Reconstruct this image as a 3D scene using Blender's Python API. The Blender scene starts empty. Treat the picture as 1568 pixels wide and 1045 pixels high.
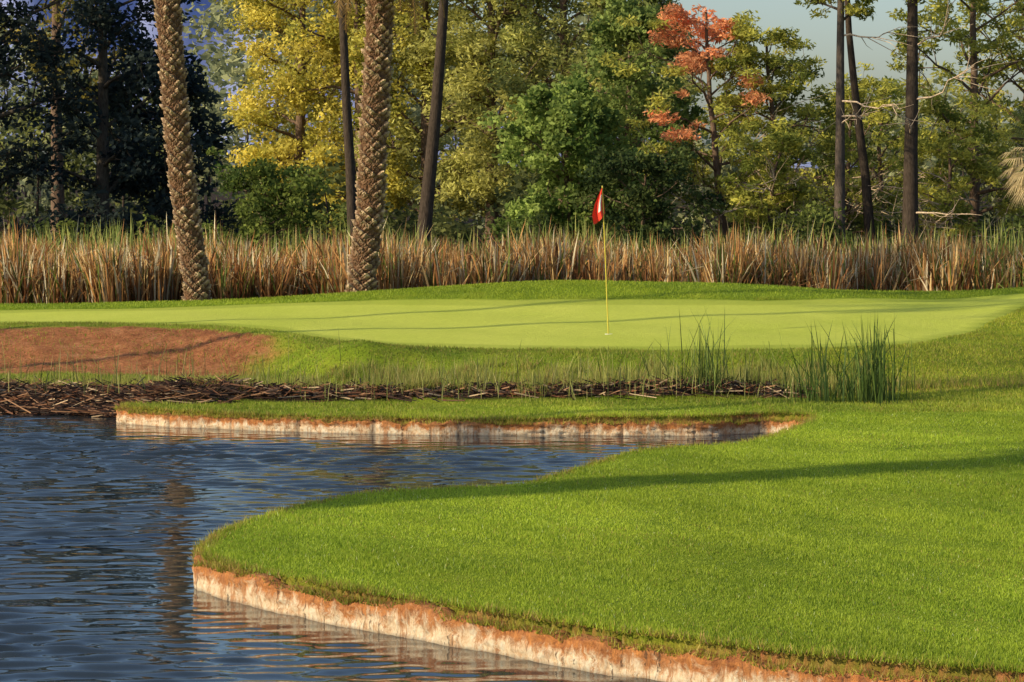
import bpy, math, numpy as np
from mathutils import Vector
rng = np.random.default_rng(7)
scene = bpy.context.scene

# ------------------------------------------------------------------ helpers
def ss(x, a, b):
    t = np.clip((np.asarray(x, float) - a) / (b - a), 0, 1)
    return t * t * (3 - 2 * t)

def make_obj(name, verts, faces, mats=(), midx=None, col=None, smooth=False, parent=None, extra=None):
    me = bpy.data.meshes.new(name)
    verts = np.asarray(verts, np.float32)
    me.vertices.add(len(verts)); me.vertices.foreach_set('co', verts.ravel())
    loops = np.concatenate([f.ravel() for f in faces]).astype(np.int32)
    tot = np.concatenate([np.full(len(f), f.shape[1], np.int32) for f in faces])
    st = np.concatenate([[0], np.cumsum(tot)[:-1]]).astype(np.int32)
    me.loops.add(len(loops)); me.loops.foreach_set('vertex_index', loops)
    me.polygons.add(len(tot)); me.polygons.foreach_set('loop_start', st)
    for m in mats: me.materials.append(m)
    if midx is not None: me.polygons.foreach_set('material_index', np.asarray(midx, np.int32))
    me.polygons.foreach_set('use_smooth', np.full(len(tot), smooth) if np.isscalar(smooth) else np.asarray(smooth, bool))
    me.update(calc_edges=True)
    if col is not None:
        a = me.attributes.new('col', 'FLOAT_COLOR', 'POINT')
        c = np.ones((len(verts), 4), np.float32); c[:, :3] = col
        a.data.foreach_set('color', c.ravel())
    if extra is not None:
        for k, v in extra.items():
            a = me.attributes.new(k, 'FLOAT_COLOR', 'POINT')
            c = np.ones((len(verts), 4), np.float32); c[:, :3] = v
            a.data.foreach_set('color', c.ravel())
    ob = bpy.data.objects.new(name, me)
    scene.collection.objects.link(ob)
    if parent: ob.parent = parent
    return ob

class Geo:
    def __init__(s): s.v=[]; s.c=[]; s.f=[]; s.m=[]; s.s=[]; s.n=0
    def add(s, v, faces, col, mat=0, smooth=False):
        v = np.asarray(v, float).reshape(-1,3)
        s.v.append(v)
        c = np.asarray(col, float)
        if c.ndim == 1: c = np.tile(c, (len(v),1))
        s.c.append(c)
        for f in faces:
            s.f.append(np.asarray(f) + s.n); s.m.append(np.full(len(f), mat)); s.s.append(np.full(len(f), smooth))
        s.n += len(v)
    def obj(s, name, mats, parent=None):
        return make_obj(name, np.concatenate(s.v), s.f, mats, np.concatenate(s.m), np.concatenate(s.c), np.concatenate(s.s), parent)

def tube(g, path, rad, col, segs=7, mat=0):
    P = np.asarray(path, float); R = np.asarray(rad, float); n = len(P)
    T = np.gradient(P, axis=0); T /= np.linalg.norm(T, axis=1)[:,None] + 1e-9
    ref = np.array([1,0,0]) if abs(T[0,0]) < .8 else np.array([0,1,0])
    A = np.cross(T, ref); A /= np.linalg.norm(A, axis=1)[:,None] + 1e-9
    B = np.cross(T, A)
    th = np.linspace(0, 2*np.pi, segs, endpoint=False)
    V = P[:,None] + R[:,None,None]*(A[:,None]*np.cos(th)[None,:,None] + B[:,None]*np.sin(th)[None,:,None])
    i = np.arange(n-1)[:,None]*segs; j = np.arange(segs)[None]; k = (j+1)%segs
    F = np.stack([i+j, i+k, i+segs+k, i+segs+j], -1).reshape(-1,4)
    g.add(V.reshape(-1,3), [F], col, mat, True)

# ------------------------------------------------------------------ materials
def newmat(name):
    m = bpy.data.materials.new(name); m.use_nodes = True
    nt = m.node_tree; nt.nodes.clear()
    out = nt.nodes.new('ShaderNodeOutputMaterial')
    return m, nt, out
def N(nt, t, **kw):
    n = nt.nodes.new(t)
    for k, v in kw.items():
        if hasattr(n, k): setattr(n, k, v)
    return n
def noise(nt, scale, detail=4, vec=None, rough=.6, dist=0):
    n = nt.nodes.new('ShaderNodeTexNoise'); n.inputs['Scale'].default_value = scale
    n.inputs['Detail'].default_value = detail; n.inputs['Roughness'].default_value = rough
    n.inputs['Distortion'].default_value = dist
    if vec: nt.links.new(vec, n.inputs['Vector'])
    return n.outputs['Fac']
def mapping(nt, scale):
    tc = nt.nodes.new('ShaderNodeTexCoord'); mp = nt.nodes.new('ShaderNodeMapping')
    mp.inputs['Scale'].default_value = scale
    nt.links.new(tc.outputs['Object'], mp.inputs['Vector']); return mp.outputs['Vector']
def ramp(nt, fac, stops):
    r = nt.nodes.new('ShaderNodeValToRGB'); e = r.color_ramp.elements
    while len(e) < len(stops): e.new(.5)
    for i, (p, c) in enumerate(stops):
        e[i].position = p; e[i].color = (*c, 1) if len(c) == 3 else c
    nt.links.new(fac, r.inputs['Fac']); return r.outputs['Color']
def mix(nt, fac, a, b, mode='MIX'):
    m = nt.nodes.new('ShaderNodeMix'); m.data_type = 'RGBA'; m.blend_type = mode
    for sock, v in ((m.inputs[0], fac), (m.inputs[6], a), (m.inputs[7], b)):
        if isinstance(v, (int, float)): sock.default_value = v
        elif isinstance(v, tuple): sock.default_value = (*v, 1)
        else: nt.links.new(v, sock)
    return m.outputs[2]
def bump(nt, h, strength, dist):
    b = nt.nodes.new('ShaderNodeBump'); b.inputs['Strength'].default_value = strength
    b.inputs['Distance'].default_value = dist; nt.links.new(h, b.inputs['Height']); return b.outputs['Normal']

def leaf_mat(name, transl=.35, rough=.6, spec=.3):
    m, nt, out = newmat(name)
    a = N(nt, 'ShaderNodeAttribute', attribute_name='col')
    c = mix(nt, 1.0, a.outputs['Color'], ramp(nt, noise(nt, 3.0, 2), [(.3,(.8,.8,.8)),(.7,(1.2,1.2,1.2))]), 'MULTIPLY')
    p = N(nt, 'ShaderNodeBsdfPrincipled'); p.inputs['Roughness'].default_value = rough
    p.inputs['Specular IOR Level'].default_value = spec
    nt.links.new(c, p.inputs['Base Color'])
    t = N(nt, 'ShaderNodeBsdfTranslucent'); nt.links.new(c, t.inputs['Color'])
    ms = N(nt, 'ShaderNodeMixShader'); ms.inputs[0].default_value = transl
    nt.links.new(p.outputs[0], ms.inputs[1]); nt.links.new(t.outputs[0], ms.inputs[2])
    nt.links.new(ms.outputs[0], out.inputs[0]); return m
def bark_mat(name, sc=(8,8,2.5)):
    m, nt, out = newmat(name)
    a = N(nt, 'ShaderNodeAttribute', attribute_name='col')
    n = noise(nt, 3, 6, mapping(nt, sc))
    c = mix(nt, 1.0, a.outputs['Color'], ramp(nt, n, [(.3,(.5,.48,.45)),(.7,(1.4,1.35,1.3))]), 'MULTIPLY')
    p = N(nt, 'ShaderNodeBsdfPrincipled'); p.inputs['Roughness'].default_value = .9
    p.inputs['Specular IOR Level'].default_value = .15
    nt.links.new(c, p.inputs['Base Color']); nt.links.new(bump(nt, n, .6, .03), p.inputs['Normal'])
    nt.links.new(p.outputs[0], out.inputs[0]); return m
M_leaf = leaf_mat('foliage',.45,.7,.12); M_bark = bark_mat('bark'); M_grass = leaf_mat('grass_blades', .4, .5, .2)
M_reed = leaf_mat('reed_leaves', .25, .6, .2)

# ------------------------------------------------------------------ pond outline
near = [(7.5,-30),(7.4,-12),(7.2,4),(5.6,11.5),(4.2,14.5),(3.0,15.5),(2.25,15.9),(1.554,16.3),(0.844,16.9),(0.464,17.25),(0.065,17.65),(-0.352,18.08),
 (-0.787,18.52),(-1.244,19.03),(-1.738,19.68),(-2.2,20.35),(-2.36,20.9),(-2.27,22.24),(-2.046,23.2),(-1.727,23.96),(-1.262,24.53),
 (-0.481,24.92),(0.093,25.28),(0.453,25.97),(0.716,26.87),(0.995,27.77),(1.406,28.34),(2.095,28.87),(2.70,29.69),(3.15,31.1),(3.3,32.2),
 (2.95,32.55),(2.04,32.25),(0.86,32.3),(-0.623,32.3),(-2.126,32.6),(-3.686,33.17),(-4.55,33.7),(-4.74,33.95),(-4.6,34.3)]
bank = [(-4.8,35.0),(-6,35.35),(-10,35.6),(-18,35.8),(-20,33),(-21,10),(-21,-30)]
def catmull(pts, step=.09):
    P = np.array(pts, float); out=[]
    for i in range(len(P)-1):
        p0=P[max(i-1,0)]; p1=P[i]; p2=P[i+1]; p3=P[min(i+2,len(P)-1)]
        L=np.linalg.norm(p2-p1); n=max(2,int(L/(step if L<4 else 1)))
        t=np.linspace(0,1,n,endpoint=False)[:,None]
        out.append(.5*((2*p1)+(-p0+p2)*t+(2*p0-5*p1+4*p2-p3)*t**2+(-p0+3*p1-3*p2+p3)*t**3))
    return np.concatenate(out+[P[-1:]])
nearC = catmull(near)
_k = np.arange(len(nearC)); nearC[3:-3,0] += .014*np.sin(_k*.9)[3:-3] + .02*np.sin(_k*.23)[3:-3]; nearC[3:-3,1] += .015*np.sin(_k*.53+1)[3:-3]
bankC = catmull(bank, .4)
POND = np.concatenate([nearC, bankC]); NW = len(nearC)
SA = POND; SB = np.roll(POND, -1, axis=0)
def sdf_exact(x, y):
    D=np.full(len(x), 1e9); W=np.zeros(len(x),bool); I=np.zeros(len(x),bool)
    d=(SB-SA).astype(np.float32); dd=(d**2).sum(1)+1e-9; sa=SA.astype(np.float32); sb=SB.astype(np.float32)
    x=x.astype(np.float32); y=y.astype(np.float32)
    for c in range(0,len(x),8000):
        px=x[c:c+8000,None]; py=y[c:c+8000,None]
        ex=px-sa[:,0]; ey=py-sa[:,1]
        t=np.clip((ex*d[:,0]+ey*d[:,1])/dd,0,1)
        q=(ex-t*d[:,0])**2+(ey-t*d[:,1])**2
        j=q.argmin(1); D[c:c+8000]=np.sqrt(q[np.arange(len(j)),j]); W[c:c+8000]=j<NW-1
        cr=((sa[:,1]>py)!=(sb[:,1]>py))&(px<d[:,0]*ey/(d[:,1]+1e-12)+sa[:,0])
        I[c:c+8000]=cr.sum(1)%2==1
    return np.where(I,-D,D), W
GX=np.arange(-24,10.01,.1); GY=np.concatenate([np.arange(-34,13,1.0),np.arange(13,38.01,.1)])
_a,_b=np.meshgrid(GX,GY); GD,GW=sdf_exact(_a.ravel(),_b.ravel()); GD=GD.reshape(_a.shape); GW=GW.reshape(_a.shape)
def sdf(x,y):
    x=np.asarray(x,float).ravel(); y=np.asarray(y,float).ravel()
    i=np.clip(np.searchsorted(GX,x)-1,0,len(GX)-2); j=np.clip(np.searchsorted(GY,y)-1,0,len(GY)-2)
    u=np.clip((x-GX[i])/(GX[i+1]-GX[i]),0,1); v=np.clip((y-GY[j])/(GY[j+1]-GY[j]),0,1)
    D=(GD[j,i]*(1-u)+GD[j,i+1]*u)*(1-v)+(GD[j+1,i]*(1-u)+GD[j+1,i+1]*u)*v
    D=np.where(y>37.9,5,D)
    return D, GW[j,i]

# ------------------------------------------------------------------ terrain height
xs_k=[-60,-9,-4.6,-3.4,-2.6,-1.9,0,4,6,10,60]
y0_k=[39.5,39.5,39.0,38.2,36.6,35.6,35.4,35.4,34.2,33,33]
y1_k=[43.6,43.4,42.4,40.9,38.8,37.8,37.5,37.5,39.5,42,42]
def und(x,y,s=1.0):
    return (np.sin(x*.9*s+1.3*np.sin(y*.37*s))+np.sin(y*.71*s+x*.33*s+2)+.6*np.sin(x*2.3*s+y*1.7*s))/2.6
def H(x,y):
    x=np.asarray(x,float); y=np.asarray(y,float)
    low=.25-.05*ss(y,29,33)+.17*ss(x,1.5,9)*ss(y,15,29)+.030*und(x,y)*ss(y,5,18)
    y0=np.interp(x,xs_k,y0_k); y1=np.interp(x,xs_k,y1_k)
    t=ss(y,y0,y1)
    plat=.60+.019*(y-38)*ss(x,-9,-1)+.30*ss(x,6.8,12)*ss(y,36,46)+.035*und(x*.8+1,y*1.1)*ss(y,38.5,41)
    plat=np.minimum(plat,1.3)
    z=low*(1-t)+plat*t
    z=z+.25*np.exp(-((y-48.6)/1.7)**2)*ss(x,-4.5,1.5)*(1-ss(x,2.5,8.5))
    z=z+.02*und(x,y,.7)*ss(y,34,36)
    z=z+.22*np.exp(-((x+2.3)/.8)**2-((y-37.4)/.8)**2)
    z=z+.10*np.exp(-((y-34.95)/.40)**2)*(1-ss(x,2.8,4.2))*ss(y,34.2,34.6)
    z=z*(1-ss(y,49.6,53.5))+0.0
    z=z+.4*ss(y,62,70)
    z=z+.6*und(x*.05,y*.05)*ss(np.hypot(x,y),90,200)
    return z
def axis(segs):
    out=[]
    for a,b,s in segs: out.append(np.arange(a,b,s))
    return np.concatenate(out+[[segs[-1][1]]])
gx=axis([(-1500,-200,100),(-200,-40,16),(-40,-12,1.2),(-12,-5.2,.12),(-5.2,5.2,.06),(5.2,10,.2),(10,16,.5),(16,40,2),(40,200,16),(200,1500,100)])
gy=axis([(-300,-40,40),(-40,10,3),(10,15,.5),(15,36,.06),(36,52,.10),(52,70,.6),(70,120,3),(120,400,25),(400,3000,200)])
X,Y=np.meshgrid(gx,gy); X=X.ravel(); Y=Y.ravel()
near_m=(X>-24)&(X<10)&(Y>-34)&(Y<38)
D=np.full(len(X),5.0); W=np.zeros(len(X),bool)
d_,w_=sdf(X[near_m],Y[near_m]); D[near_m]=d_; W[near_m]=w_
Z=H(X,Y)
m=np.where(W, ss(D,.02,.10), ss(D,-.1,.7))
Z=Z*m+(-.55)*(1-m)
nx,ny=len(gx),len(gy)
def gridfaces(nx,ny):
    i=np.arange(ny-1)[:,None]*nx; j=np.arange(nx-1)[None]
    return np.stack([i+j,i+j+1,i+nx+j+1,i+nx+j],-1).reshape(-1,4)
F=gridfaces(nx,ny)
def green_d(x,y):
    fy=np.interp(x,[-60,-7,-4.6,-3.4,-2.6,-1.6,0,2,4,5.5,6.6,7.4,8.4,10],[44.2,44.0,42.9,41.6,39.9,38.6,38.1,37.9,38.1,39,41.2,43.5,46,49])
    by=np.interp(x,[-60,-4,0,4,8],[48.5,48,46.7,46.7,48.2])
    return np.minimum(y-fy,by-y)
def green_mask(x,y): return ss(green_d(x,y),-.12,.12)
def bunker_mask(x,y):
    wob=.25*und(x*2.3,y*2.1)+.12*und(x*7,y*6)+.06*und(x*19,y*15)
    y1=np.interp(x,xs_k,y1_k)
    return ss(y+wob*1.6,38.2,38.8)*(1-ss(y-y1-wob*.25,-.45,-.12))*(1-ss(x+wob*1.5,-3.8,-3.1))
wob=.25*und(X*2.3,Y*2.1)
gd=green_d(X,Y)
zg=ss(gd,-.12,.12)*(.62+.38*ss(gd,.55,.75))
dirt=bunker_mask(X,Y)
bk_rough=np.random.default_rng(5).normal(size=len(X))
Z=Z+dirt*(.018*und(X*6,Y*5)+.014*bk_rough)
lip=np.where(W,(1-ss(D+.05*und(X*9,Y*9),.05,.16)),0)
dirt=np.maximum(dirt,lip)
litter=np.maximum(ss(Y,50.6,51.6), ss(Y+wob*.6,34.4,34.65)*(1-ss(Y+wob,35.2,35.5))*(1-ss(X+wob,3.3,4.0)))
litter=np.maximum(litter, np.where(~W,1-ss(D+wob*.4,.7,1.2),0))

m_,nt,out=newmat('ground_turf')
za=N(nt,'ShaderNodeAttribute',attribute_name='zone'); sp=N(nt,'ShaderNodeSeparateColor'); nt.links.new(za.outputs['Color'],sp.inputs[0])
tc=mapping(nt,(1,1,1))
turf=ramp(nt,noise(nt,1.1,6,tc),[(.3,(.12,.19,.012)),(.5,(.20,.28,.018)),(.72,(.30,.34,.03))])
turf=mix(nt,.6,turf,ramp(nt,noise(nt,38,4,tc,.8),[(.3,(.55,.55,.55)),(.7,(1.5,1.45,1.3))]),'MULTIPLY')
gr=ramp(nt,noise(nt,.5,5,mapping(nt,(1,.5,1))),[(.3,(.50,.57,.075)),(.7,(.61,.65,.11))])
gr=mix(nt,.5,gr,ramp(nt,noise(nt,16,6,tc,.85),[(.3,(.62,.64,.6)),(.7,(1.25,1.25,1.2))]),'MULTIPLY')
di=ramp(nt,noise(nt,3,8,tc,.7),[(.3,(.24,.085,.035)),(.55,(.44,.18,.075)),(.8,(.56,.29,.15))])
di=mix(nt,.8,di,ramp(nt,noise(nt,20,6,tc,.85),[(.35,(.30,.28,.25)),(.6,(1.2,1.2,1.2))]),'MULTIPLY')
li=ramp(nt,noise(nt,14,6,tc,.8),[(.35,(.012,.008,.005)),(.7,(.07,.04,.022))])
c=mix(nt,sp.outputs[0],turf,gr); c=mix(nt,sp.outputs[1],c,di); c=mix(nt,sp.outputs[2],c,li)
p=N(nt,'ShaderNodeBsdfPrincipled'); p.inputs['Roughness'].default_value=.9; p.inputs['Specular IOR Level'].default_value=.1
nt.links.new(c,p.inputs['Base Color']); nt.links.new(bump(nt,noise(nt,30,6,tc,.85),.8,.04),p.inputs['Normal'])
nt.links.new(p.outputs[0],out.inputs[0]); M_ground=m_
make_obj('ground',np.stack([X,Y,Z],1),[F],[M_ground],smooth=True,extra={'zone':np.stack([zg,dirt,litter],1)})

# ------------------------------------------------------------------ water: wind ripples as real geometry
m_,nt,out=newmat('pond_water')
p=N(nt,'ShaderNodeBsdfPrincipled'); p.inputs['Base Color'].default_value=(.022,.030,.036,1)
p.inputs['Roughness'].default_value=.015; p.inputs['IOR'].default_value=1.45
nt.links.new(p.outputs[0],out.inputs[0])
wx=axis([(-26,-8,1.5),(-8,4.2,.036),(4.2,10,.6)]); wy=axis([(-34,10,4),(10,14,.5),(14,25,.018),(25,36.6,.026)])
WX,WY=np.meshgrid(wx,wy); WXr=WX.ravel().astype(np.float32); WYr=WY.ravel().astype(np.float32)
WZ=np.zeros(len(WXr),np.float32)
wr=np.random.default_rng(3)
for q in range(46):
    lam=.13*(3.6**wr.uniform(0,1)); kk=2*np.pi/lam; th=np.pi/2+wr.normal(0,.24)
    sl=.050*wr.uniform(.5,1.2); ph=wr.uniform(0,6.28)
    pert=.6*np.sin(WXr*wr.uniform(.6,2.8)+WYr*wr.uniform(.3,1.8)+wr.uniform(0,6))
    WZ+=sl/kk*np.sin(kk*(np.cos(th)*WXr+np.sin(th)*WYr)+ph+pert*2.6)
env=.70+.55*und(WXr*.9,WYr*1.5)+.35*und(WXr*2.3+1,WYr*3)
dw,_=sdf(WXr,WYr)
env=np.clip(env,.18,1.6)*(.25+.75*ss(-dw,0.1,2.6))*ss(WXr,-8,-7.5)*(1-ss(WXr,3.8,4.2))*ss(WYr,14,14.3)
make_obj('pond_water',np.stack([WXr,WYr,WZ*env],1),[gridfaces(len(wx),len(wy))],[m_],smooth=True)

# ------------------------------------------------------------------ concrete edging wall
C=nearC; T=np.gradient(C,axis=0); T/=np.linalg.norm(T,axis=1)[:,None]
Nn=np.stack([T[:,1],-T[:,0]],1)
tst,_=sdf(C[200:201,0]+Nn[200,0]*.05,C[200:201,1]+Nn[200,1]*.05)
if tst[0]<0: Nn=-Nn
s_=np.concatenate([[0],np.cumsum(np.linalg.norm(np.diff(C,axis=0),axis=1))])
S=np.arange(0,s_[-1],.025)
cx=np.interp(S,s_,C[:,0]); cy=np.interp(S,s_,C[:,1]); nxn=np.interp(S,s_,Nn[:,0]); nyn=np.interp(S,s_,Nn[:,1])
def rn1(step,amp): 
    k=np.arange(0,S[-1]+step,step); return amp*np.interp(S,k,rng.normal(size=len(k)))
top=.200-.050*ss(cy,28,32)+rn1(.5,.010)+rn1(.09,.014)
lev=[(-.3,0),(-.02,0),(.12,0),(.24,0),(.36,0),(.48,0),(.60,0),(.70,0),(.80,0),(.90,.0),(.97,.01),(1.0,.04),(1.02,.08),(1.0,.12),(.3,.125)]
far=ss(cy,28,31)
joint=(np.mod(S+.1*np.sin(S),.9)<.035).astype(float)*(.35+.65*far)
V=[]; base=rn1(.35,.010)
for q,(h,o) in enumerate(lev):
    nz=base+rn1(.05,.007)+rn1(.2,.006)
    off=o+nz*(1 if q<11 else .3)+ (joint*.012 if q<11 else 0)
    V.append(np.stack([cx+nxn*off,cy+nyn*off,np.where(h<0,h,top*h)],1))
V=np.array(V); nl,ns=V.shape[:2]
Fw=gridfaces(ns,nl)
hh=np.tile(np.array([max(l[0],0) for l in lev])[:,None],(1,ns)).ravel()
jj=np.tile(joint[None],(nl,1)).ravel()
m_,nt,out=newmat('stained_concrete')
wa=N(nt,'ShaderNodeAttribute',attribute_name='wz'); sp=N(nt,'ShaderNodeSeparateColor'); nt.links.new(wa.outputs['Color'],sp.inputs[0])
n1=noise(nt,2.6,8,mapping(nt,(3,3,1.6)),.75,.6); n2=noise(nt,12,7,mapping(nt,(1.6,1.6,.7)),.8)
c=ramp(nt,n2,[(.32,(.50,.24,.10)),(.46,(.82,.60,.37)),(.62,(.88,.79,.60))])
sm=N(nt,'ShaderNodeMath',operation='MULTIPLY_ADD'); nt.links.new(sp.outputs[0],sm.inputs[0]); sm.inputs[1].default_value=.44; nt.links.new(n1,sm.inputs[2])
fac=ramp(nt,sm.outputs[0],[(.66,(0,0,0)),(.82,(1,1,1))])
c=mix(nt,fac,c,ramp(nt,n2,[(.35,(.24,.07,.02)),(.65,(.72,.29,.075))]))
n3=noise(nt,3.2,7,mapping(nt,(4,4,.7)),.8,.3)
c=mix(nt,ramp(nt,n3,[(.51,(0,0,0)),(.60,(.85,.85,.85))]),c,(.50,.21,.07))
n4=noise(nt,5,6,mapping(nt,(5,5,.5)),.8,.3)
c=mix(nt,ramp(nt,n4,[(.57,(0,0,0)),(.63,(.9,.9,.9))]),c,(.10,.05,.022))
wl=ramp(nt,sp.outputs[0],[(.0,(1,1,1)),(.12,(0,0,0))]); c=mix(nt,wl,c,(.16,.12,.09))
c=mix(nt,sp.outputs[1],c,(.12,.07,.045))
p=N(nt,'ShaderNodeBsdfPrincipled'); p.inputs['Roughness'].default_value=.85
nt.links.new(c,p.inputs['Base Color']); nt.links.new(bump(nt,n2,1.0,.04),p.inputs['Normal']); nt.links.new(p.outputs[0],out.inputs[0])
make_obj('concrete_pond_edging',V.reshape(-1,3),[Fw],[m_],smooth=True,extra={'wz':np.stack([hh,jj*.6,0*jj],1)})

# ------------------------------------------------------------------ grass
def lerp(a,b,t): return np.asarray(a)[None]*(1-t[:,None])+np.asarray(b)[None]*t[:,None]
def blades(name,x,y,z,h,w,lean,c0,c1,mat=None,tipc=None,parent=None,dry=None,dew_glint=0):
    n=len(x); th=rng.uniform(0,2*np.pi,n); ph=rng.uniform(0,2*np.pi,n)
    dx=np.cos(th)*w/2; dy=np.sin(th)*w/2
    L=lean*rng.uniform(.2,1,n)
    V=np.zeros((n,3,3))
    V[:,0]=np.stack([x-dx,y-dy,z],1); V[:,1]=np.stack([x+dx,y+dy,z],1)
    V[:,2]=np.stack([x+(np.cos(ph)*L)*h,y+(np.sin(ph)*L)*h,z+h*np.sqrt(np.clip(1-L**2,.1,1))],1)
    t=np.clip(rng.beta(2,2,n)+.42*und(x*1.3,y*1.1)+.24*und(x*6.3+3,y*4.1)+.18*und(x*17,y*11),0,1); c=lerp(c0,c1,t)
    if dry is not None:
        dm=rng.uniform(0,1,n)<dry; c[dm]=np.array([.46,.30,.11])*rng.uniform(.5,1.1,(int(dm.sum()),1))
    if dew_glint:
        dm=rng.uniform(0,1,n)<dew_glint; c[dm]=np.array([.75,.80,.45])  # a few blades coloured pale to paint in dew highlights
    Cc=np.repeat(c[:,None],3,1)
    if tipc is not None: Cc[:,2]=Cc[:,2]*.5+np.asarray(tipc)*.5
    F=np.arange(n*3).reshape(-1,3)
    return make_obj(name,V.reshape(-1,3),[F],[mat or M_grass],col=Cc.reshape(-1,3),parent=parent)
def scatter(n,x0,x1,yy0,yy1,p=1.0):
    x=rng.uniform(x0,x1,n)
    u=rng.uniform(0,1,n)
    if p==1.0: y=yy0+(yy1-yy0)*u
    else: y=yy0*(yy1/yy0)**u
    return x,y
G0,G1,GT=(.12,.23,.012),(.42,.54,.04),(.56,.62,.07)
x,y=scatter(820000,-2.5,6.3,15.2,33.5,2)
ok=(np.abs(x)<.19*y+.3); x=x[ok]; y=y[ok]
d,w=sdf(x,y); ok=d>.045+.05*rng.uniform(0,1,len(x))**2+.03*und(x*9,y*9); x=x[ok]; y=y[ok]; d=d[ok]
h=rng.uniform(.014,.030,len(x))*(1+1.1*np.exp(-d/.12)*rng.uniform(0,1.6,len(x)))*(1+.40*und(x*4,y*4)+.25*und(x*11,y*9))
h*=1+.8*(rng.uniform(0,1,len(x))<.02)
blades('lawn_grass',x,y,H(x,y)-.003,h,rng.uniform(.005,.009,len(x)),.65,G0,G1,tipc=GT,dry=.02+.05*(und(x*2,y*2)>.5),dew_glint=.008)
k=rng.integers(0,len(S),90000); k=k[(cy[k]>14.5)&(cy[k]<34.5)]; o=rng.normal(.03,.05,len(k))
o=np.where(o<-.02,-o,o)
cl=und(S[k]*5,S[k]*3.1); keep=rng.uniform(-1,1,len(k))<cl*1.2+.25; k=k[keep]; o=o[keep]
x=cx[k]+nxn[k]*o; y=cy[k]+nyn[k]*o
blades('edge_grass',x,y,np.where(o<.05,top[k],H(x,y))-.015,rng.uniform(.03,.09,len(x)),.009,.97,(.16,.23,.015),(.44,.44,.05),tipc=(.50,.38,.09),dry=.30)
x,y=scatter(260000,-9.5,9,32.3,44.5)
ok=(y<39.2)|(x<-1.0); x=x[ok]; y=y[ok]
d,w=sdf(x,y); zg_=green_mask(x,y)
deb=(y+.15*und(x*2.3,y*2.1)>34.45)&(y<35.3)&(x<3.5)
ok=(d>.05)&(zg_<.5)&(bunker_mask(x,y)<rng.uniform(.1,1.15,len(x)))&(~deb|(rng.uniform(0,1,len(x))<.16))&~((~w)&(d<.9))
x=x[ok];y=y[ok]
ht=rng.uniform(.02,.05,len(x))*np.where(y>35.2,1+1.2*(1-ss(y,35.3,36.6)),1)*(1+.5*und(x*3,y*3))
blades('rough_grass',x,y,H(x,y)-.004,ht,.012,.55,(.08,.15,.012),(.34,.38,.04),tipc=(.40,.42,.07),dry=np.where(y>35,.14+.34*(1-ss(y,35.2,36.8)),.05))
nt_=460; tx=rng.uniform(-9,4.6,nt_); ty=rng.uniform(34.7,36.8,nt_); tk=rng.integers(0,nt_,38000); ts_=rng.uniform(.4,1.6,nt_)
x=tx[tk]+rng.normal(0,.07,len(tk))*ts_[tk]; y=ty[tk]+rng.normal(0,.07,len(tk)); d,w=sdf(x,y); ok=~((~w)&(d<.75)); x=x[ok];y=y[ok];tk=tk[ok]
blades('bank_grass_tufts',x,y,H(x,y)-.01,rng.uniform(.07,.25,len(x))*ts_[tk]*(1-.35*ss(y,35.8,36.9)),.011,.65,(.12,.21,.02),(.42,.44,.07),tipc=(.56,.50,.15),dry=.28)
x,y=scatter(80000,-10,10.5,46.4,51.2)
ok=(green_mask(x,y)<.4); x=x[ok];y=y[ok]
blades('fringe_grass',x,y,H(x,y)-.004,rng.uniform(.02,.05,len(x)),.014,.5,(.14,.24,.015),(.34,.42,.03),tipc=(.40,.46,.05))
x,y=scatter(100000,4,10.5,32,47)
ok=(green_mask(x,y)<.4)&(x<.2*y+.5); x=x[ok];y=y[ok]
blades('slope_grass',x,y,H(x,y)-.004,rng.uniform(.02,.045,len(x)),.012,.5,(.14,.23,.015),(.42,.43,.04),tipc=(.46,.46,.06),dry=.10)

# ------------------------------------------------------------------ strips (reeds)
def reeds(name,x,y,z,h,w,lean,cb,ct,mat=M_reed,leanbias=(0,0),parent=None,bendp=.22):
    n=len(x); th=rng.uniform(0,2*np.pi,n); ph=rng.uniform(0,2*np.pi,n)
    dx=np.cos(th)*w/2; dy=np.sin(th)*w/2; L=lean*rng.uniform(0,1,n)**1.5
    lx=np.cos(ph)*L+leanbias[0]; ly=np.sin(ph)*L+leanbias[1]
    V=np.zeros((n,7,3)); fr=[0,.45,.8,1.0]
    for q in range(3):
        f=fr[q]; xx=x+lx*h*f**1.8; yy=y+ly*h*f**1.8; zz=z+h*f*(1-.15*L*f)
        ww=[1,1,.75][q]
        V[:,2*q]=np.stack([xx-dx*ww,yy-dy*ww,zz],1); V[:,2*q+1]=np.stack([xx+dx*ww,yy+dy*ww,zz],1)
    bend=rng.uniform(0,1,n)<bendp
    tz=np.where(bend,.70,1.0)
    V[:,6]=np.stack([x+lx*h*np.where(bend,1.6,1)+np.where(bend,np.cos(ph)*.17*h,0),y+ly*h,z+h*tz*(1-.15*L)],1)
    Cc=np.zeros((n,7,3)); 
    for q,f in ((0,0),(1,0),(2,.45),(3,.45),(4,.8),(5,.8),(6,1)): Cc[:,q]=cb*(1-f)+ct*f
    b=np.arange(n)[:,None]*7
    F4=np.concatenate([b+np.array([[0,1,3,2]]),b+np.array([[2,3,5,4]])]); F3=b+np.array([[4,5,6]])
    return make_obj(name,V.reshape(-1,3),[F4,F3],[mat],col=Cc.reshape(-1,3),parent=parent)
n=50000
x=rng.uniform(-14,14.5,n); y=53.0+rng.beta(1.1,2,n)*8.5
y+= .6*np.sin(x*1.1)+.35*np.sin(x*2.9)+.2*np.sin(x*6.1)
pal=np.array([(.68,.35,.12),(.38,.16,.055),(.86,.62,.28),(.18,.24,.04),(.72,.42,.15),(.92,.80,.52)])
gright=ss(x,7,12)
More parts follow.
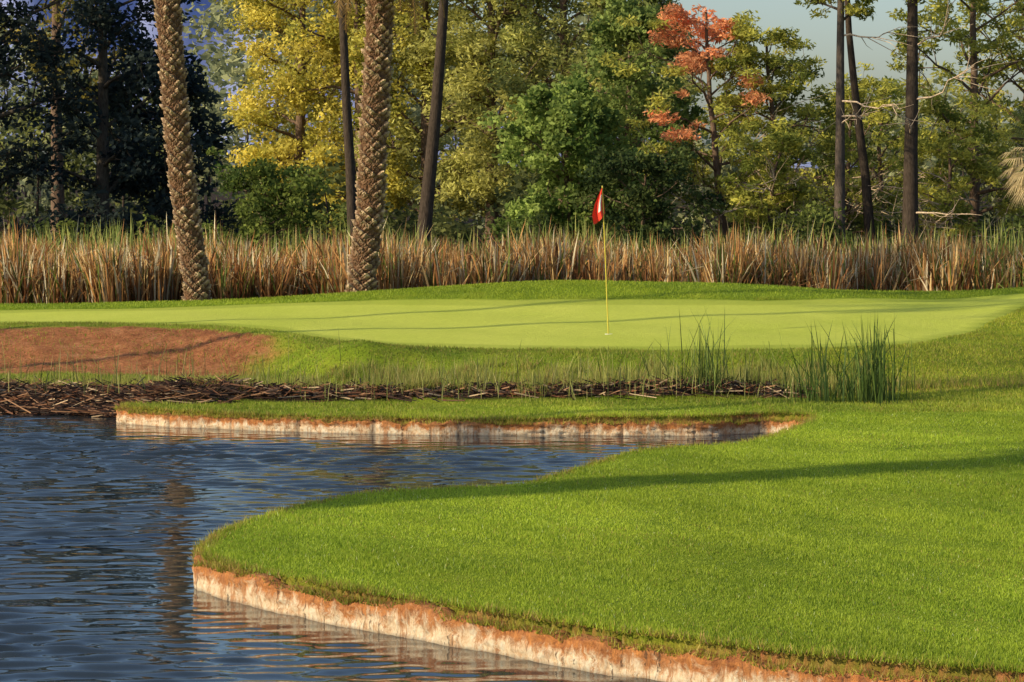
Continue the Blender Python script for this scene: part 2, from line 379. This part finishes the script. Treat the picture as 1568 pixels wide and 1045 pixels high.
pr=np.clip(rng.uniform(0,1,n)+.12*und(x*2.2,y*2),0,1); idx=np.where(pr<.30,0,np.where(pr<.50,1,np.where(pr<.64,2,np.where(pr<.78,3,np.where(pr<.88,4,5)))))
idx=np.where(rng.uniform(0,1,n)<gright*.6,3,idx)
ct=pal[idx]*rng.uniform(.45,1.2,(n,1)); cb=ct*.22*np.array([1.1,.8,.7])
h=rng.uniform(.92,1.70,n)+.13*np.sin(x*1.7)+.12*np.sin(x*4.3+y)+.08*np.sin(x*9+y*3)+.3*(rng.uniform(0,1,n)<.06)
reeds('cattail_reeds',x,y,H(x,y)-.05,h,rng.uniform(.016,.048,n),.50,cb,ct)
n=6500; x=rng.uniform(-14,14.5,n); y=rng.uniform(57,63,n); okk=rng.uniform(-.6,1,n)<und(x*1.9,y)+.3*ss(x,6,11)+.25*(x<-6); x=x[okk]; y=y[okk]; n=len(x)
ct=lerp((.18,.26,.05),(.50,.48,.14),rng.uniform(0,1,n))
reeds('green_cattails',x,y,H(x,y)-.05,rng.uniform(1.3,1.95,n)+.12*np.sin(x*1.3)+.1*np.sin(x*5),.030,.25,ct*.5,ct)
def clump(name,cxx,cyy,rx,ry,n,h0,h1,w=.012,lean=.25,c0=(.04,.085,.018),c1=(.17,.25,.045),lb=(0,0)):
    x=cxx+rng.normal(0,rx,n); y=cyy+rng.normal(0,ry,n); t=rng.uniform(0,1,n); ct=lerp(c0,c1,t)
    return reeds(name,x,y,H(x,y)-.03,h0+(h1-h0)*rng.uniform(0,1,n)**1.6,w,lean,ct*.6,ct,leanbias=lb,bendp=.06)
clump('bulrush_clump',4.30,33.9,.15,.28,190,.35,1.2,lean=.36)
clump('bulrush_clump',3.75,33.9,.26,.2,100,.15,1.1,lean=.75,lb=(-.12,0))
clump('bulrush_clump',2.42,34.9,.20,.2,100,.25,1.15,lean=.65,c0=(.07,.12,.03),c1=(.22,.30,.06))
clump('bulrush_clump',2.6,34.9,1.0,.2,300,.15,.70,lean=.5,c0=(.12,.16,.03),c1=(.38,.38,.10))
clump('bank_weeds',-.8,35.2,2.2,.25,340,.15,.55,w=.009,lean=.45,c0=(.16,.2,.04),c1=(.46,.42,.16))
clump('bank_weeds',-5.4,36.5,1.6,.3,220,.2,.7,w=.009,lean=.4,c0=(.14,.15,.04),c1=(.42,.38,.14))
clump('bank_weeds',.8,34.7,1.7,.2,300,.15,.55,w=.009,lean=.45,c0=(.16,.2,.04),c1=(.46,.42,.16))

# ------------------------------------------------------------------ dead reed thatch
def sticks(name,n,xr,yr,zoff,lr,tilt=.2,follow=False):
    x=rng.uniform(*xr,n); y=np.clip(rng.normal((yr[0]+yr[1])/2,(yr[1]-yr[0])/3.4,n),yr[0]-.2,yr[1]+.3)
    if follow: y=y+np.interp(x,[-11,-6,-4.8,-3],[.25,0,-.35,-.8])
    L=rng.uniform(*lr,n); th=rng.normal(0,.55,n)+np.where(rng.uniform(0,1,n)<.15,rng.uniform(-1.5,1.5,n),0); tl=rng.normal(0,tilt,n)
    dr=np.stack([np.cos(th)*np.cos(tl),np.sin(th)*np.cos(tl),np.sin(tl)],1)
    d,w=sdf(x,y); hz=np.where(~w,H(x,y)*ss(d,-.1,.7),H(x,y))
    c=np.stack([x,y,np.maximum(hz,.01)+rng.uniform(0,zoff,n)*(.6+.6*und(x*1.4,y*1.4))],1)
    sd=np.cross(dr,[0,0,1]); sd/=np.linalg.norm(sd,axis=1)[:,None]; up=np.cross(sd,dr)
    r=rng.uniform(.003,.009,n)[:,None]; V=np.zeros((n,6,3))
    for e,sg in ((0,-1),(3,1)):
        b=c+dr*(L/2*sg)[:,None]
        V[:,e]=b+sd*r; V[:,e+1]=b-sd*r; V[:,e+2]=b+up*r*1.6
    pal=np.array([(.16,.07,.035),(.06,.03,.02),(.38,.20,.10),(.025,.015,.009),(.30,.12,.05),(.70,.50,.30)])
    cc=pal[rng.choice(6,n,p=[.22,.27,.13,.24,.07,.07])]*rng.uniform(.6,1.1,(n,1))
    b=np.arange(n)[:,None]*6
    F=np.concatenate([b+np.array([[0,3,5,2]]),b+np.array([[2,5,4,1]]),b+np.array([[1,4,3,0]])])
    return make_obj(name,V.reshape(-1,3),[F],[M_reed],col=np.repeat(cc[:,None],6,1).reshape(-1,3))
sticks('dead_reed_thatch',4600,(-4.8,3.7),(34.6,35.1),.10,(.12,.5))
sticks('dead_reed_thatch',8500,(-11,-3.4),(35.1,36.4),.16,(.12,.6),follow=True)

# ------------------------------------------------------------------ trees
def leaves(g,cen,rad,cnt,ll,lw,colc,mat=1,flat=.75,up=.3,cvar=.25):
    cen=np.asarray(cen); k=np.repeat(np.arange(len(cen)),cnt); n=len(k)
    q=rng.normal(size=(n,3)); q/=np.linalg.norm(q,axis=1)[:,None]; q*=rng.uniform(0,1,(n,1))**.45
    q[:,2]*=flat
    P=cen[k]+q*rad[k][:,None]
    a=rng.normal(size=(n,3)); a[:,2]*=.7; a/=np.linalg.norm(a,axis=1)[:,None]
    b=np.cross(a,rng.normal(size=(n,3))); b/=np.linalg.norm(b,axis=1)[:,None]
    l=ll*rng.uniform(.6,1.3,(n,1)); w=lw*rng.uniform(.6,1.3,(n,1))
    V=np.stack([P-a*l/2,P+b*w/2,P+a*l/2,P-b*w/2],1)
    c=colc[k]*rng.uniform(1-cvar,1+cvar,(n,1))
    g.add(V.reshape(-1,3),[np.arange(n*4).reshape(-1,4)],np.repeat(c[:,None],4,1).reshape(-1,3),mat)
def tree(name,x,y,Ht,R,lo,nl=16,sub=4,cnt=90,crad=.55,ll=.12,lw=.07,c0=(.03,.06,.015),c1=(.08,.12,.025),
         barkc=(.16,.11,.08),tr=.14,lean=(0,0),elev=(.1,.7),prof='round',wob=.1,bare=0,spots=None,flat=.7,barec=(.60,.47,.34),path=None,zb=None):
    g=Geo(); z0=(float(H(x,y)) if zb is None else zb)-.1
    n=10; t=np.linspace(0,1,n)
    if path is None:
        P=np.stack([x+lean[0]*t+wob*np.cumsum(rng.normal(0,.5,n))*t, y+lean[1]*t+wob*np.cumsum(rng.normal(0,.5,n))*t, z0+Ht*t],1)
    else:
        pp=np.array(path,float); P=np.stack([np.interp(z0+Ht*t,pp[:,1],pp[:,0]),np.full(n,y),z0+Ht*t],1); P[:,:2]+=wob*.2*rng.normal(size=(n,2))
    tube(g,P,tr*(1-.8*t)+.01+tr*.35*np.exp(-t*18),barkc,9)
    cens=[];rads=[]
    for i in range(nl):
        u=(i+rng.uniform(0,1))/nl; hz=lo+(Ht-lo)*u*.97; tt=hz/Ht
        s=np.array([np.interp(tt,t,P[:,q]) for q in range(3)])
        az=i*2.399+rng.uniform(-.5,.5)
        pf={'round':math.sin(math.pi*(.12+.80*u))**.7,'cone':1-.82*u,'umb':.35+.65*math.sin(math.pi*min(1,.05+.85*u)),'col':.8-.3*u}[prof]
        L=R*pf*rng.uniform(.65,1.12); e=rng.uniform(*elev)*(1-.2*u)+.35*u
        d=np.array([math.cos(az)*math.cos(e),math.sin(az)*math.cos(e),math.sin(e)])
        m=6; f=np.linspace(0,1,m)[:,None]
        B=s+d*L*f+np.cumsum(rng.normal(0,.05*L,(m,3)),0)*f+np.array([0,0,-.12*L])*f**2
        r0=max(.012,tr*.42*(1-tt*.7)); tube(g,B,r0*(1-.85*f[:,0])+.006,barkc,5)
        cens.append(B[-1]); rads.append(crad*rng.uniform(.7,1.1))
        cens.append(B[2]+rng.normal(0,.2,3)); rads.append(crad*rng.uniform(.6,1.0))
        for k in range(sub):
            v=rng.uniform(.3,1); b0=np.array([np.interp(v,f[:,0],B[:,q]) for q in range(3)])
            dd=d+rng.normal(0,.75,3); dd/=np.linalg.norm(dd); Ls=L*rng.uniform(.2,.45)+.15
            e1=b0+dd*Ls; e1[2]=max(e1[2],z0+.3)
            mid=(b0+e1)/2+rng.normal(0,.06*Ls,3)
            tube(g,[b0,mid,e1],[r0*.4,r0*.25,.005],barkc,4)
            cens.append(e1); rads.append(crad*rng.uniform(.55,1.1))
    for i in range(bare):
        hz=rng.uniform(.5,max(lo,1.2)+1.2); tt=hz/Ht; s=np.array([np.interp(tt,t,P[:,q]) for q in range(3)])
        az=rng.uniform(3.0,6.5); L=R*rng.uniform(.5,1.1); e=rng.uniform(-.15,.75)
        d=np.array([math.cos(az)*math.cos(e),math.sin(az)*math.cos(e),math.sin(e)])
        m=7; f=np.linspace(0,1,m)[:,None]; B=s+d*L*f+np.cumsum(rng.normal(0,.07*L,(m,3)),0)*f
        tube(g,B,.024*(1-.8*f[:,0])+.004,barec,5)
        for k in range(6):
            v=rng.uniform(.3,1); b0=np.array([np.interp(v,f[:,0],B[:,q]) for q in range(3)]); dd=d+rng.normal(0,.8,3)
            e1=b0+dd*L*.35; tube(g,[b0,(b0+e1)/2+rng.normal(0,.05,3),e1],[.011,.008,.003],barec,4)
    cens=np.array(cens); rads=np.array(rads)
    tcol=rng.uniform(0,1,len(cens))**1.1; colc=lerp(c0,c1,tcol)
    if spots:
        for (sx,sy,sz,sr,cc) in spots:
            dd=np.hypot(cens[:,0]-sx,cens[:,2]-sz)
            colc[dd<sr]=np.array(cc)*rng.uniform(.7,1.2,(int((dd<sr).sum()),1))
    ct=(cnt*(rads/crad)**2).astype(int)+5
    leaves(g,cens,rads,ct,ll,lw,colc,1,flat)
    return g.obj(name,[M_bark,M_leaf])

DK0,DK1=(.022,.036,.042),(.070,.090,.070)  # shade and bluish haze are painted into these leaf colours
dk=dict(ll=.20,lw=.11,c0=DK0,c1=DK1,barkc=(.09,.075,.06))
tree('shade_tinted_tree',-13.2,72,10.5,3.2,.8,26,5,75,.62,tr=.22,**dk)
tree('shade_tinted_tree',-10.5,73,9.8,2.5,.6,24,5,70,.56,tr=.2,**dk)
tree('shade_tinted_tree',-9.0,75,5.4,1.7,.4,18,5,75,.52,tr=.15,**dk)
tree('shade_tinted_tree',-16.5,71,10,3.2,.5,18,5,60,.7,tr=.2,**dk)  # out of view, added to cast shade on the trees beside it
tree('shade_tree',-12.6,79,12.5,2.6,4,18,4,75,.65,ll=.2,lw=.11,c0=(.14,.14,.03),c1=(.42,.33,.07),tr=.2)
# yellow-green trees
tree('yellow_green_tree',-6.9,92,11.5,2.7,.6,44,6,120,.62,ll=.17,lw=.085,c0=(.38,.36,.055),c1=(.88,.73,.15),tr=.2,prof='round')
tree('yellow_green_tree',-4.8,90,12.5,2.3,1.0,34,6,110,.6,ll=.17,lw=.085,c0=(.32,.32,.055),c1=(.80,.67,.13),tr=.2)
# olive pines in the centre
OL0,OL1=(.28,.29,.08),(.70,.66,.19)
pc=dict(ll=.21,lw=.07)
tree('pine_tree',-2.7,89,12,2.5,.8,36,6,115,.6,c0=OL0,c1=OL1,tr=.2,**pc)
tree('pine_tree',-.6,88,12,2.6,.8,36,6,115,.6,c0=OL0,c1=OL1,tr=.2,**pc)
tree('pine_tree',1.7,87,11.5,2.5,.8,36,6,115,.6,c0=(.24,.27,.08),c1=(.62,.60,.17),tr=.2,**pc)
tree('pine_tree',3.8,86,8.7,2.0,.8,32,6,110,.55,c0=(.20,.24,.07),c1=(.55,.55,.15),tr=.18,**pc)
# broadleaf trees mid
tree('broadleaf_tree',1.4,72,4.3,1.6,.5,28,6,95,.40,ll=.14,lw=.11,c0=(.09,.15,.03),c1=(.42,.52,.13),tr=.12,elev=(.0,.6))
tree('broadleaf_tree',3.1,77,6.7,1.7,.6,28,6,90,.45,ll=.14,lw=.11,c0=(.08,.13,.03),c1=(.34,.42,.11),tr=.14)
tree('broadleaf_tree',-5.9,68,2.4,1.5,.2,16,5,80,.38,ll=.12,lw=.09,c0=(.05,.09,.02),c1=(.24,.29,.06),tr=.07)
tree('broadleaf_tree',3.2,69.5,2.6,1.4,.2,16,5,80,.38,ll=.12,lw=.09,c0=(.03,.055,.02),c1=(.14,.18,.05),tr=.07)
# right pines
R0,R1=(.17,.21,.04),(.66,.62,.12); RUST=(.90,.40,.19)
pr_=dict(ll=.18,lw=.055,flat=.5,c0=R0,c1=R1)
tree('pine_tree',5.6,74,6.7,2.3,1.0,26,6,80,.38,tr=.12,bare=10,lean=(-.6,0),spots=[(4.7,0,6.3,.95,RUST),(4.4,0,4.3,.65,RUST),(6.1,0,5.0,.45,RUST)],**pr_)
tree('pine_tree',7.3,75,5.9,2.1,.9,24,6,80,.38,tr=.12,bare=10,lean=(-.3,0),**pr_)
tree('pine_tree',9.2,79,4.6,1.9,.6,16,5,75,.38,tr=.10,bare=10,**pr_)
tree('pine_tree',6.4,71.5,3.4,1.3,.7,12,5,75,.34,tr=.07,bare=9,**pr_)
tree('pine_tree',11.0,72,3.9,1.4,.8,13,5,75,.36,tr=.07,bare=10,**pr_)
tree('pine_tree',12.0,74,9.6,2.3,1.2,30,6,85,.40,tr=.15,bare=9,**pr_)
tree('pine_tree',14.1,77,9.8,2.5,.8,30,6,85,.45,tr=.16,bare=6,**pr_)
tree('pine_tree',10.6,82,4.9,2.0,.6,18,5,75,.42,tr=.10,bare=5,**pr_)
BK=(.06,.045,.034)
tree('tall_pine_tree',8.05,70,12,1.7,5.9,16,5,75,.36,tr=.14,bare=4,barkc=(.10,.08,.065),wob=.05,**pr_)
tree('tall_pine_tree',9.8,70,13,2.0,6.4,16,5,75,.38,tr=.20,bare=4,barkc=BK,wob=.08,**pr_)
tree('tall_pine_tree',9.35,72,11,1.6,7.4,12,5,60,.36,tr=.13,barkc=BK,path=[(9.2,0),(8.9,3),(8.5,6),(8.2,12)],wob=.05,**pr_)
tree('tall_slim_tree',-3.85,66,13,2.2,8.5,12,4,70,.5,c0=R0,c1=R1,tr=.13,barkc=BK,path=[(-3.65,0),(-3.75,3),(-3.95,7),(-4.0,13)],wob=.04)
tree('tall_slim_tree',-1.9,66,13,2.2,8.5,12,4,70,.5,c0=R0,c1=R1,tr=.17,barkc=BK,path=[(-2.15,0),(-1.95,2.5),(-1.70,5),(-1.5,8),(-1.4,13)],wob=.04)

def mass(name,xr,yr,hfun,n,crad,cnt,ll,lw,c0,c1):
    x=rng.uniform(*xr,n); y=rng.uniform(*yr,n); hz=hfun(x)*rng.uniform(0,1,n)**.7
    z=.3+hz; g=Geo(); rad=crad*rng.uniform(.6,1.2,n)
    col=lerp(c0,c1,rng.uniform(0,1,n)**1.3)
    leaves(g,np.stack([x,y,z],1),rad,np.full(n,cnt),ll,lw,col,0,.8)
    for k in range(0,n,9): tube(g,[(x[k],y[k],.1),(x[k]+.1,y[k],max(.3,z[k]*.6)),(x[k]-.05,y[k],z[k])],[.05,.035,.01],(.08,.06,.05),5,1)
    return g.obj(name,[M_leaf,M_bark])
mass('understory_shrubs',(-16,15),(66.5,71),lambda x:.9+.5*np.sin(x*1.1)+.3*np.sin(x*2.7),340,.45,65,.14,.08,(.04,.065,.02),(.24,.28,.06))
mass('woodland_thicket',(-22,22),(80,84),lambda x:np.where(x<-9.5,4.2,1.6)+.8*np.sin(x*.9)+.4*np.sin(x*2.1),420,.8,56,.24,.13,(.07,.09,.035),(.28,.30,.09))
mass('distant_trees',(-50,60),(112,128),lambda x:np.where(x<-13,7.0,np.where(x<7,9.0,np.where(x<18,3.8,6.0)))+1.2*np.sin(x*.5)+.6*np.sin(x*1.7),1300,1.3,65,.42,.24,(.22,.25,.14),(.50,.50,.24))

# ------------------------------------------------------------------ date palms
def frond(g,base,az,e0,L,droop,col,mat=1,nlf=46,lfl=.38):
    m=12; t=np.linspace(0,1,m); e=e0-droop*t**1.2
    dxy=np.cos(e); dz=np.sin(e); st=L/m
    r=np.cumsum(dxy)*st; z=np.cumsum(dz)*st
    P=np.stack([base[0]+np.cos(az)*r,base[1]+np.sin(az)*r,base[2]+z],1)
    tube(g,P,.02*(1-.8*t)+.004,np.array(col)*.9,4,0)
    tt=np.linspace(.12,.99,nlf); side=np.array([-math.sin(az),math.cos(az),0.])
    for sg in (-1,1):
        C=np.stack([np.interp(tt,t,P[:,q]) for q in range(3)],1)
        T=np.stack([np.interp(tt,t,np.gradient(P[:,q])) for q in range(3)],1); T/=np.linalg.norm(T,axis=1)[:,None]
        l=lfl*np.sin(np.pi*(.12+.82*tt))[:,None]
        tip=C+(side*sg*.75+T*.6+np.array([0,0,-.25]))*l+rng.normal(0,.02,C.shape)
        V=np.stack([C-T*.014,C+T*.014,tip],1)
        g.add(V.reshape(-1,3),[np.arange(len(C)*3).reshape(-1,3)],np.array(col)*rng.uniform(.7,1.2),mat)
def palm(name,path,r0,Ht,y,fr=34,hang=14,zb=0,scale=1.0,fine=True):
    g=Geo(); pp=np.array(path,float); rows=int(Ht/(.020 if fine else .08)); t=np.linspace(0,1,rows); z=zb+Ht*t
    px=np.interp(z,pp[:,1],pp[:,0]); kk=np.ones(31)/31; px=np.convolve(np.pad(px,15,'edge'),kk,'valid')
    seg=64 if fine else 20; th=np.linspace(0,2*np.pi,seg,endpoint=False); Tz,Th=np.meshgrid(z,th,indexing='ij')
    npit=8; pitch=.155
    a=Tz/pitch+Th*npit/(2*np.pi)+.16*np.sin(Tz*3+Th*2)+.14*np.sin(Tz*11+Th*3); b=Tz/pitch-Th*npit/(2*np.pi)+.16*np.sin(Tz*4.1+1)+.14*np.sin(Tz*9-Th*4)
    u=a-np.floor(a); v=b-np.floor(b); f=(u*v)**.6
    cell=np.sin(np.mod(np.floor(a),97)*12.9898+np.mod(np.floor(b),89)*78.233)*43758.5453; cell=cell-np.floor(cell)
    R=r0*(1+.18*np.exp(-(Tz-zb)/.35)-.03*t[:,None])*(.82+.42*f*(.0+1.2*cell))+rng.normal(0,.009,Tz.shape)
    V=np.stack([px[:,None]+R*np.cos(Th),y+R*np.sin(Th),Tz+.03*f],-1).reshape(-1,3)
    i=np.arange(rows-1)[:,None]*seg; j=np.arange(seg)[None]; k=(j+1)%seg
    F=np.stack([i+j,i+k,i+seg+k,i+seg+j],-1).reshape(-1,4)
    mx=np.clip(f*1.35-.30,0,1)[...,None]*(.06+.94*cell[...,None]**1.5)
    c=np.array([.14,.075,.040])*(1-mx)+np.array([.90,.70,.48])*mx
    g.add(V,[F],c.reshape(-1,3),0,False)
    tx,tz=px[-1],z[-1]
    for q in range(fr):
        az=q*2.399+rng.uniform(-.2,.2); u_=q/fr
        frond(g,(tx,y,tz-.1),az,1.25-1.2*u_,rng.uniform(2.3,3.0)*scale,1.5,lerp((.05,.08,.02),(.12,.14,.04),np.array([u_]))[0])
    for q in range(hang):
        az=rng.uniform(0,6.28); frond(g,(tx+.2*math.cos(az),y+.2*math.sin(az),tz-.3-rng.uniform(0,.6)),az,-.55-rng.uniform(0,.3),rng.uniform(1.3,1.9)*scale,.8,(.30,.19,.07),lfl=.3)
    return g.obj(name,[M_bark,M_leaf])
zb1=float(H(-5.65,51)); zb2=float(H(-2.7,50.6))
palm('date_palm',[(-5.60,0),(-5.68,1.3),(-5.86,2.4),(-5.98,3.7),(-6.07,4.9),(-6.15,6.2),(-6.2,9)],.235,9.0,50.9,zb=zb1-.15)
palm('date_palm',[(-2.76,0.2),(-2.62,1.3),(-2.50,2.4),(-2.44,3.7),(-2.37,4.9),(-2.31,6.2),(-2.28,7.9)],.255,7.3,50.4,zb=zb2-.15,hang=26)
# palms on the far-left bank of the pond; they throw the long shadows across lawn and green
tsx,tsy=-.92,-.40
def off_palm(px_,py_,t,Ht,r=.2):
    x=px_+tsx*t; y=py_+tsy*t
    palm('date_palm',[(x,-1),(x+.5,Ht*.6),(x+.2,Ht+1)],r,Ht,y,zb=float(H(x,y))-.2,fr=20,hang=4,fine=False)
off_palm(2.2,25.65,28,18,.30)
off_palm(4.4,27.0,31,18,.15)
off_palm(0,43.0,26,19,.09)
off_palm(0,46.2,26,19,.08)
off_palm(4.5,34.6,32,19,.12)

# fan palm at the right edge
g=Geo(); tube(g,[(12.75,69,-.1),(12.8,69,1.5),(12.8,69,3.8)],[.25,.2,.18],(.15,.11,.08),9)
for q in range(46):
    az=q*2.399; e=.9-1.9*(q/46); st=np.array([12.8,69,3.8-.9*(q/46)])
    d=np.array([math.cos(az)*math.cos(e),math.sin(az)*math.cos(e),math.sin(e)]); hub=st+d*.55
    col=(.10,.13,.04) if q<20 else (.62,.50,.28)
    tube(g,[st,hub],[.012,.008],col,4,0)
    s=np.cross(d,[0,0,1]); s/=np.linalg.norm(s); u_=np.cross(s,d)
    for k in np.linspace(-1.2,1.2,17):
        dd=d*math.cos(k)+s*math.sin(k); tip=hub+dd*.6*rng.uniform(.85,1.1)+np.array([0,0,-.12-.1*abs(k)])
        w=np.cross(dd,u_)*.018; mid=hub+dd*.35
        g.add(np.array([hub,mid+w,tip,mid-w]),[np.array([[0,1,2,3]])],np.array(col)*rng.uniform(.8,1.2),1)
g.obj('fan_palm',[M_bark,M_leaf])

# ------------------------------------------------------------------ flag
fx,fy=1.385,40.7; fz=float(H(fx,fy))
emp=bpy.data.objects.new('golf_flag',None); emp.location=(fx,fy,fz); scene.collection.objects.link(emp)
def flatmat(name,c,rough=.5,nsc=20):
    m,nt,out=newmat(name); p=N(nt,'ShaderNodeBsdfPrincipled'); p.inputs['Roughness'].default_value=rough
    n=noise(nt,nsc,3); lo=tuple(v*.85 for v in c); nt.links.new(ramp(nt,n,[(.3,lo),(.7,c)]),p.inputs['Base Color'])
    nt.links.new(p.outputs[0],out.inputs[0]); return m
M_red=flatmat('red_cloth',(.85,.05,.02),.8); M_white=flatmat('white_cloth',(.8,.78,.75),.8); M_yel=flatmat('yellow_fibreglass',(.66,.54,.06),.4)
g=Geo(); tube(g,[(0,0,-.1),(-.045,0,1.0),(-.085,0,1.9),(-.094,0,2.10)],[.009,.009,.008,.007],(1,1,1),10)
tube(g,[(-.094,0,2.09),(-.094,0,2.115),(-.094,0,2.125)],[.007,.011,.003],(1,1,1),10)
g.obj('flagstick',[M_yel],emp)
g=Geo(); tube(g,[(0,0,-.02),(0,0,.004)],[.054,.054],(1,1,1),24); g.obj('cup_liner',[M_white],emp)
nu,nv=15,25; V=[]
for b in range(nv):
    v_=b/(nv-1)
    for a in range(nu):
        u=a/(nu-1)
        xl=np.interp(v_,[0,.2,.45,.75,1],[-.015,-.06,-.115,-.15,-.13]); xr=np.interp(v_,[0,.6,1],[0,.02,.035])
        zz=2.09-v_*(.36+.16*math.sin((1-u)*1.5))
        V.append((-.09+xl*(1-u)+xr*u, -.01+.03*math.sin((1-u)*9+v_*2)*(.2+v_), zz))
V=np.array(V); F=gridfaces(nu,nv)
jj_=np.tile(np.arange(nu-1),nv-1); ii_=np.repeat(np.arange(nv-1),nu-1)
mi=((np.abs(jj_-8)<1.3)&(ii_>4)&(ii_<18)).astype(int)
make_obj('flag_cloth',V,[F],[M_red,M_white],midx=mi,smooth=True,parent=emp)

# ------------------------------------------------------------------ mountain
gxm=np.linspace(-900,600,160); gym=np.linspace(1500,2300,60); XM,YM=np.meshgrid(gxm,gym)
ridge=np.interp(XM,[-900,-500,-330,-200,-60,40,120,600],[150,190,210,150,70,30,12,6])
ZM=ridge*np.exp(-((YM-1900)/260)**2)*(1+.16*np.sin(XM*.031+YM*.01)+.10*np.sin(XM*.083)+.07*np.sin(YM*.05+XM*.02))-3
m_,nt,out=newmat('rock_painted_haze'); p=N(nt,'ShaderNodeBsdfPrincipled'); p.inputs['Roughness'].default_value=1
nn=noise(nt,.02,8,mapping(nt,(1,1,1)),.7); nt.links.new(ramp(nt,nn,[(.3,(.20,.24,.46)),(.7,(.30,.34,.56))]),p.inputs['Base Color'])  # distance haze is painted into the bluish base colour
nt.links.new(p.outputs[0],out.inputs[0])
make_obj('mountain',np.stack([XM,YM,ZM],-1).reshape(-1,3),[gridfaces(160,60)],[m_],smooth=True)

# ------------------------------------------------------------------ light, sky, camera
el=math.radians(27.5); ts=Vector((tsx,tsy,0)).normalized()*math.cos(el); ts.z=math.sin(el)
L=bpy.data.lights.new('sun','SUN'); L.energy=5; L.angle=math.radians(.5); L.color=(1,.85,.57)
lo=bpy.data.objects.new('sun',L); lo.rotation_euler=(-ts).to_track_quat('-Z','Y').to_euler(); scene.collection.objects.link(lo)
w=bpy.data.worlds.new('World'); scene.world=w; w.use_nodes=True; nt=w.node_tree
sk=nt.nodes.new('ShaderNodeTexSky'); sk.sky_type='NISHITA'; sk.sun_disc=False; sk.sun_elevation=el; sk.sun_rotation=math.atan2(ts.x,ts.y)
sk.air_density=1.0; sk.dust_density=1.6; sk.ozone_density=3.0
nt.links.new(sk.outputs[0],nt.nodes['Background'].inputs[0]); nt.nodes['Background'].inputs[1].default_value=.15
cam=bpy.data.cameras.new('camera'); cam.lens=100; cam.sensor_width=36; cam.clip_end=6000; cam.clip_start=.5
co=bpy.data.objects.new('camera',cam); co.location=(0,0,3.1); co.rotation_euler=(math.radians(90-3.58),0,0); scene.collection.objects.link(co)
scene.camera=co
scene.view_settings.view_transform='Standard'; scene.view_settings.look='None'; scene.view_settings.exposure=0
